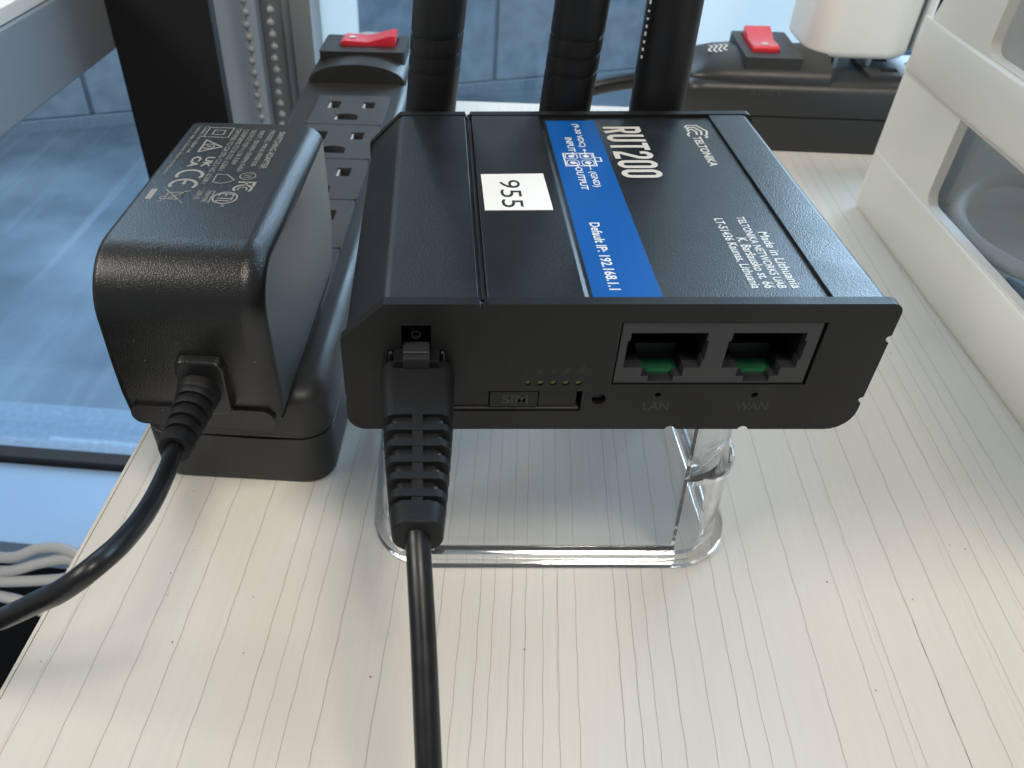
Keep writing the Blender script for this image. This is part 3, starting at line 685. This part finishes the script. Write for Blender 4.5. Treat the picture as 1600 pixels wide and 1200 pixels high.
# ------------------------------------------------------------------ black adapter
ad = thing('power_adapter', 'black wall adapter with printed marks, plugged into the near power strip', 'adapter', (-1.5, -140, -17), frame=SF)
pf = [(-170.3, -16.7)] + [(-171.8, -9), (-172.2, -2), (-172.3, 8.6)] + arc(-161.2, 8.9, 11.1, 180, 90, 9) + [(-140, 20.0)] + arc(-110.6, 17.4, 2.6, 90, 0, 4) + [(-108, -3), (-109.5, -7), (-114.5, -16.7)]
def inset(poly, d):
    n = len(poly); out = []
    cy = sum(p[0] for p in poly) / n; cz = sum(p[1] for p in poly) / n
    for i, (y, z) in enumerate(poly):
        a = Vector(poly[i - 1]); b = Vector(poly[(i + 1) % n]); t = (b - a).normalized(); nn = Vector((-t.y, t.x))
        if nn.dot(Vector((cy - y, cz - z))) < 0: nn = -nn
        out.append((y + nn.x * d, z + nn.y * d))
    return out
def xt(x, z):      # the sides draw in slightly towards the top
    return x * (1 - .035 * (z + 17) / 37) if z > -6 else x * (1 - .02 * (-6 - z) / 11)
secs = []
for x, d in ((-16.4, 2.6), (-16.3, 1.3), (-15.9, .5), (-15.2, .1), (-14.6, 0), (11.0, 0), (12.2, .15), (13.4, .75), (14.6, 1.9), (15.1, 2.6), (15.3, 3.3)):
    secs.append([(xt(x, z) - 1.3, y, z) for y, z in inset(pf, d)])
bm = B(); loft(bm, secs); adb = obj('housing', bm, 'adapter_plastic', ad, 28)
bm = B(); plate(bm, rrect(-16.2, 12.4, -16.4, -11.6, 2.3, 5), [], XZ, -172.05, -168); obj('plug_slide', bm, 'adapter_plastic', ad)
bm = B(); box(bm, -16, 13, -168, -116, -17.0, -16.6); obj('plug_base', bm, 'strip_plastic', ad)
AT = 20.03
def ink(s, u0, u1, v0, v1, b_=0.0): text(s, ad, 'adapter_ink', TOP, AT, u0, u1, v0, v1, b_)
ink('SWITCHING ADAPTER', 114.2, 133.0, 4.6, 6.0, .01)
ink('MODEL: MKA-0900100', 113.6, 132.0, 2.5, 3.6)
ink('INPUT: 100-240V~50/60Hz 0.45A', 113.8, 134.7, .2, 1.3)
ink('OUTPUT: 9.0V = 1.0A 9.0W', 113.6, 131.6, -1.8, -.7)
ink('CONFORMS TO UL STD. 62368-1', 113.5, 134.6, -3.6, -2.5)
ink('CERTIFIED TO CSA STD. C22.2 NO. 62368-1', 113.1, 140.6, -5.3, -4.2)
ink('Caution: For indoor use', 112.1, 126.4, -12.9, -11.9)
ink('Caution: Risk of electric shock, dry location', 112.2, 136.8, -14.6, -13.6)
ink('UK', 128.2, 133.2, -7.8, -5.9, .03); ink('CA', 128.2, 133.2, -10.6, -8.6, .03)
ink('Intertek', 143.5, 148.2, -2.9, -1.7); ink('3189105', 143.5, 147.2, -4.8, -3.7)
ink('us', 148.9, 149.9, 1.2, 2.0)
bm = B()
def st(p, wd=.22, cl=False): stroke(bm, p, wd, TOP, AT, cl)
st([(112.8, -11.6), (112.8, -6.1), (118.0, -6.1), (118.0, -11.6)], .24, True)
st([(114.2, -10.1), (114.2, -7.6), (116.6, -7.6), (116.6, -10.1)], .24, True)
st([(119.7, -10.4), (123.0, -6.1), (125.8, -10.4)], .42, True)
st(circ(123.0, -9.0, 1.25, 14), .28, True); st([(122.4, -9.5), (123.0, -8.4), (123.6, -9.5)], .25)
st([(137.0 + 2.3 * math.cos(R(a)), -8.7 + 2.6 * math.sin(R(a))) for a in range(60, 301, 15)], .7)
st([(141.3 + 2.3 * math.cos(R(a)), -8.7 + 2.6 * math.sin(R(a))) for a in range(60, 301, 15)], .7); st([(139.2, -8.7), (141.2, -8.7)], .65)
st([(143.4, -11.4), (148.9, -6.4)], .24); st([(143.6, -6.4), (148.8, -11.4)], .2)
st([(144.4, -7.2), (147.6, -7.2), (147.2, -10.4), (144.9, -10.4)], .24, True); st([(144.0, -7.2), (148.1, -7.2)], .3); st(circ(147.0, -10.9, .5, 8), .2, True)
fill(bm, [(143.5, -14.2), (143.5, -13.0), (147.7, -13.0), (147.7, -14.2)], TOP, AT)
st(circ(136.6, 3.2, 1.6, 18), .2, True); st([(135.7, 3.9), (136.3, 2.4), (136.8, 3.9)], .18); st([(137.3, 2.5), (137.3, 3.9)], .18)
st([(136.2, -3.2), (136.2, -1.1), (138.6, 1.0), (139.4, .2), (140.2, -1.4), (139.7, -3.2)], .22, True)
st([(139.4, 2.0), (139.4, 5.4), (141.2, 5.4)], .6); st([(139.4, 3.8), (140.8, 3.8)], .5)
st([(142.2 + 1.6 * math.cos(R(a)), 3.6 + 1.75 * math.sin(R(a))) for a in range(50, 311, 20)], .55); st([(142.3 + .8 * math.cos(R(a)), 3.6 + .9 * math.sin(R(a))) for a in range(50, 311, 26)], .3)
st(circ(146.2, 1.2, 2.35, 24), .34, True)
st([(145.6, 2.6), (144.6, 2.6), (144.6, -.2), (145.6, -.2)], .34); st([(144.6, 1.2), (145.5, 1.2)], .3); st([(145.9, 2.6), (147.1, 2.6)], .34); st([(146.5, 2.6), (146.5, -.2)], .34); st([(147.4, 2.4), (147.4, -.1), (148.1, -.1)], .34)
st([(143.5, -1.5), (148.5, -1.5)], .2)
obj('approval_marks', bm, 'adapter_ink', ad, smooth=False)
# strain relief and cord
def SFp(p): return to_frame(SF, p)
bm = B(); b0 = (.6, -172.2, -4.8)
loft(bm, [[(b0[0] + u, y, b0[2] + v) for u, v in rrect(-4.7 * k, 4.7 * k, -6.6 * k, 6.4 * k, 1.9, 5)] for y, k in ((-171.5, 1.02), (-173.2, 1.0), (-173.9, .95), (-174.1, .88))]); boss = obj('cord_boss', bm, 'adapter_plastic', ad, 40)
RELIEF = [(-29.5, 17.0, -5.4), (-30.1, 12.2, -6.2), (-30.5, 6.5, -6.3), (-30.7, 1.1, -6.0)]
rp = [Vector(SFp(p)) for p in RELIEF]
rp = smooth_path(rp, 10)
def sub(a, b): 
    n = len(rp) - 1; return [rp[min(n, max(0, round(a * n + (b - a) * n * t / 6)))] for t in range(7)]
def dedupe(p):
    o_ = [p[0]]
    for q in p[1:]:
        if (q - o_[-1]).length > 1e-4: o_.append(q)
    return o_
bm = B(); tube(bm, rp, lambda t: 3.7 - 1.6 * t ** .7, 16); obj('relief_core', bm, 'cord_jacket', ad, 60)
for k in range(6):
    a = .02 + k * .165; r0 = 4.3 - 1.35 * a
    seg = dedupe([rp[min(len(rp) - 1, int(a * (len(rp) - 1)) + q)] for q in range(0, 4 if k < 5 else 6)])
    if k == 0: seg = dedupe(rp[:6])
    bm = B(); tube(bm, seg, lambda t: r0 * (.97 if t in (0, 1) else 1) - .25 * t, 18); obj('relief_rib', bm, 'rubber', ad, 50)
cw = [(-30.6, 4, -6.2), (-30.7, 1.1, -6.0), (-30.2, -4.7, -5.0), (-29.2, -15.8, -1.3), (-29.1, -25.5, 2.8), (-30.8, -31.7, 4.8), (-35.2, -33.2, 1.9), (-40.9, -32.0, -2.9), (-49.8, -29.4, -10.9), (-64.1, -25.3, -22.9), (-85, -18, -60), (-104, -5, -130), (-112, 10, -220)]
bm = B(); tube(bm, smooth_path([SFp(p) for p in cw], 8), 1.6, 18); obj('cord', bm, 'cord_jacket', ad, 60)

rr = random.Random(21); bm = B()
for _ in range(14):
    x, z = rr.uniform(-14, 11), rr.uniform(-13, 6); fill(bm, [(x + q[0], z + q[1]) for q in circ(0, 0, rr.uniform(.06, .13), 6)], XZ, -172.45)
for _ in range(10):
    x, y = rr.uniform(-14, 10), rr.uniform(-160, -112); fill(bm, [(x + q[0], y + q[1]) for q in circ(0, 0, rr.uniform(.06, .14), 6)], XY, 20.06)
o = obj('dust', bm, 'adapter_ink', ad, smooth=False); o['kind'] = 'stuff'
bm = B()
for _ in range(22):
    x, y = rr.uniform(8, 81), rr.uniform(3, 71); zz = (H if x < 36 or x > 74 else H - .5) + .03
    if abs(x - 21.4) > 1.2 and not 36 < x < 38 and not 72.5 < x < 74: fill(bm, [(x + q[0], y + q[1]) for q in circ(0, 0, rr.uniform(.04, .10), 6)], XY, zz)
o = obj('dust', bm, 'adapter_ink', router, smooth=False); o['kind'] = 'stuff'

# ------------------------------------------------------------------ white charger on the back strip
wc = thing('phone_charger', 'white charger block plugged into the back power strip', 'charger', (155, 252, -17), frame=D)
def wsec(z, ins): return [(u, v, z) for u, v in rrect(137 + ins, 176 - ins, 241.5 + ins, 287 - ins, 11 - ins * .5, 8)]
bm = B(); loft(bm, [wsec(-13.0, 2.0), wsec(-12.7, .9), wsec(-11.8, .2), wsec(-10, 0), wsec(60, 0), wsec(63, 1), wsec(64, 4)]); obj('housing', bm, 'white_plastic', wc, 40)
bm = B(); box(bm, 176.3, 177.3, 241.0, 280, -11, 60, .3, 2); obj('side_trim', bm, 'white_frame', wc)
bm = B(); box(bm, 177.4, 181.5, 240.5, 280, -11.5, 60, .3, 2); obj('side_panel', bm, 'matte_black', wc)
for x in (149.5, 162.2):
    bm = B(); box(bm, x - .8, x + .8, 247.5, 250.5, -19.5, -12.8); obj('prong', bm, 'slot_metal', wc, smooth=False)

# ------------------------------------------------------------------ stacked white bins with clear side windows
pb = to_world(D, (147.7, 182, 0)); BF = (pb[0], pb[1], R(-3.0))
def make_bin(z0, dx, lean, label, bar=21.5):
    b_ = thing('storage_bin', label, 'storage bin', (50 + dx, -90, z0), 0, 'stacked white storage bins', BF)
    h = 47.9; X0 = dx
    def tilt(y, z, x): return (x + (z - z0) * lean, y, z)
    # left wall: outline with a large rounded window
    out = rrect(-190, 0, z0, z0 + h, 2.2, 4)
    hole = [(-165, z0 + h - .8), (-40.0, z0 + h - .8)] + [(-44.0 + 4 * math.cos(R(a)), z0 + bar + 4 + 4 * math.sin(R(a))) for a in (0, -22, -45, -68, -90)] + [(-165, z0 + bar)]; hole = list(reversed(hole))
    def mp(u, v, w_):
        return (X0 + w_, u - lean * (v - z0) * (1 if u > -10 else 0), v)
    bm = B(); plate(bm, out, [hole], mp, 0, 3.0)
    bmesh.ops.recalc_face_normals(bm, faces=bm.faces)
    es = [e for e in bm.edges if len(e.link_faces) == 2 and e.calc_face_angle(0) > 1.0]
    bmesh.ops.bevel(bm, geom=es, offset=.7, segments=3, profile=.5, affect='EDGES', clamp_overlap=True)
    obj('side_wall', bm, 'bin_plastic', b_, 40)
    bm = B(); loft(bm, [[(X0 - .05 - 2.0 * k * math.sin(R(a)), y, z0 + bar / 2 - (bar / 2 - .5) * math.cos(R(a))) for a in range(0, 181, 15)] + [(X0 + .5, y, z0 + bar - .5), (X0 + .5, y, z0 + .5)] for y, k in ((-189, 1), (-60, 1), (-20, .9), (-8, .6), (-2.5, .12))]); obj('side_rail', bm, 'bin_plastic', b_, 40)
    bm = B(); box(bm, X0 + 3.2, X0 + 4.2, -168, -37, z0 + bar - 3, z0 + h - 1.5); obj('side_window', bm, 'bin_window', b_, smooth=False)
    bm = B(); box(bm, X0 + 3.1, X0 + 120, -3.2 - lean * 30, -.3 - lean * 30, z0 + .4, z0 + h - .3, .8, 2); obj('back_wall', bm, 'bin_plastic', b_)
    bm = B(); box(bm, X0 + 117, X0 + 120, -189, -3.4 - lean * 30, z0 + .4, z0 + h - .3, .8, 2); obj('far_wall', bm, 'bin_window', b_)
    bm = B(); box(bm, X0 + 4.4, X0 + 116.8, -189, -3.4 - lean * 30, z0 + .6, z0 + 3, .4, 1); obj('floor_panel', bm, 'bin_plastic', b_)
    return b_
make_bin(ZD + .05, 0, .0, 'lower white storage bin standing on the desk, beige cable inside')
make_bin(3.05, -.9, .38, 'upper white storage bin stacked on the lower one', 17.5)
COIL = [(120, -120, -38), (110, -60, -30), (75, -25, -27), (44, -18.8, -26), (36.7, -17.3, -26), (27, -21, -26), (17.8, -29.5, -26), (10.5, -40.5, -26), (7.4, -50.6, -26), (7.5, -61.9, -26), (11, -72.1, -26), (15, -78, -26), (30, -100, -28), (55, -115, -32), (85, -105, -36), (90, -70, -38), (65, -45, -38), (35, -48, -38), (26, -70, -38), (42, -95, -39), (75, -95, -39)]
coil = thing('coiled_cable', 'beige cable coiled inside the lower white bin', 'cable', (40, -90, ZD + 4), frame=BF)
pts = COIL
bm = B(); tube(bm, smooth_path(pts, 3), 2.3, 10); obj('jacket', bm, 'cable_beige', coil, 60)
pk = thing('packet', 'pale blue packet lying inside the lower white bin', 'packet', (60, -90, ZD + 3.4), .3, frame=BF)
bm = B(); box(bm, 30, 100, -125, -50, ZD + 3.4, ZD + 9, 1.5, 3); obj('wrapper', bm, 'packet_blue', pk)
bm = B(); box(bm, 40, 80, -112, -90, ZD + 9.05, ZD + 9.3); obj('paper_label', bm, 'packet_white', pk, smooth=False)
ct = thing('carton', 'brown carton inside the upper white bin', 'carton', (50, -80, 6), frame=BF)
bm = B(); box(bm, 14, 90, -150, -46, 6, 30, .8, 2); obj('carton_body', bm, 'carton_brown', ct)
bm = B(); box(bm, 14, 90, -150, -46, 30.2, 30.9, .2, 1); obj('carton_flap', bm, 'packet_blue', ct)
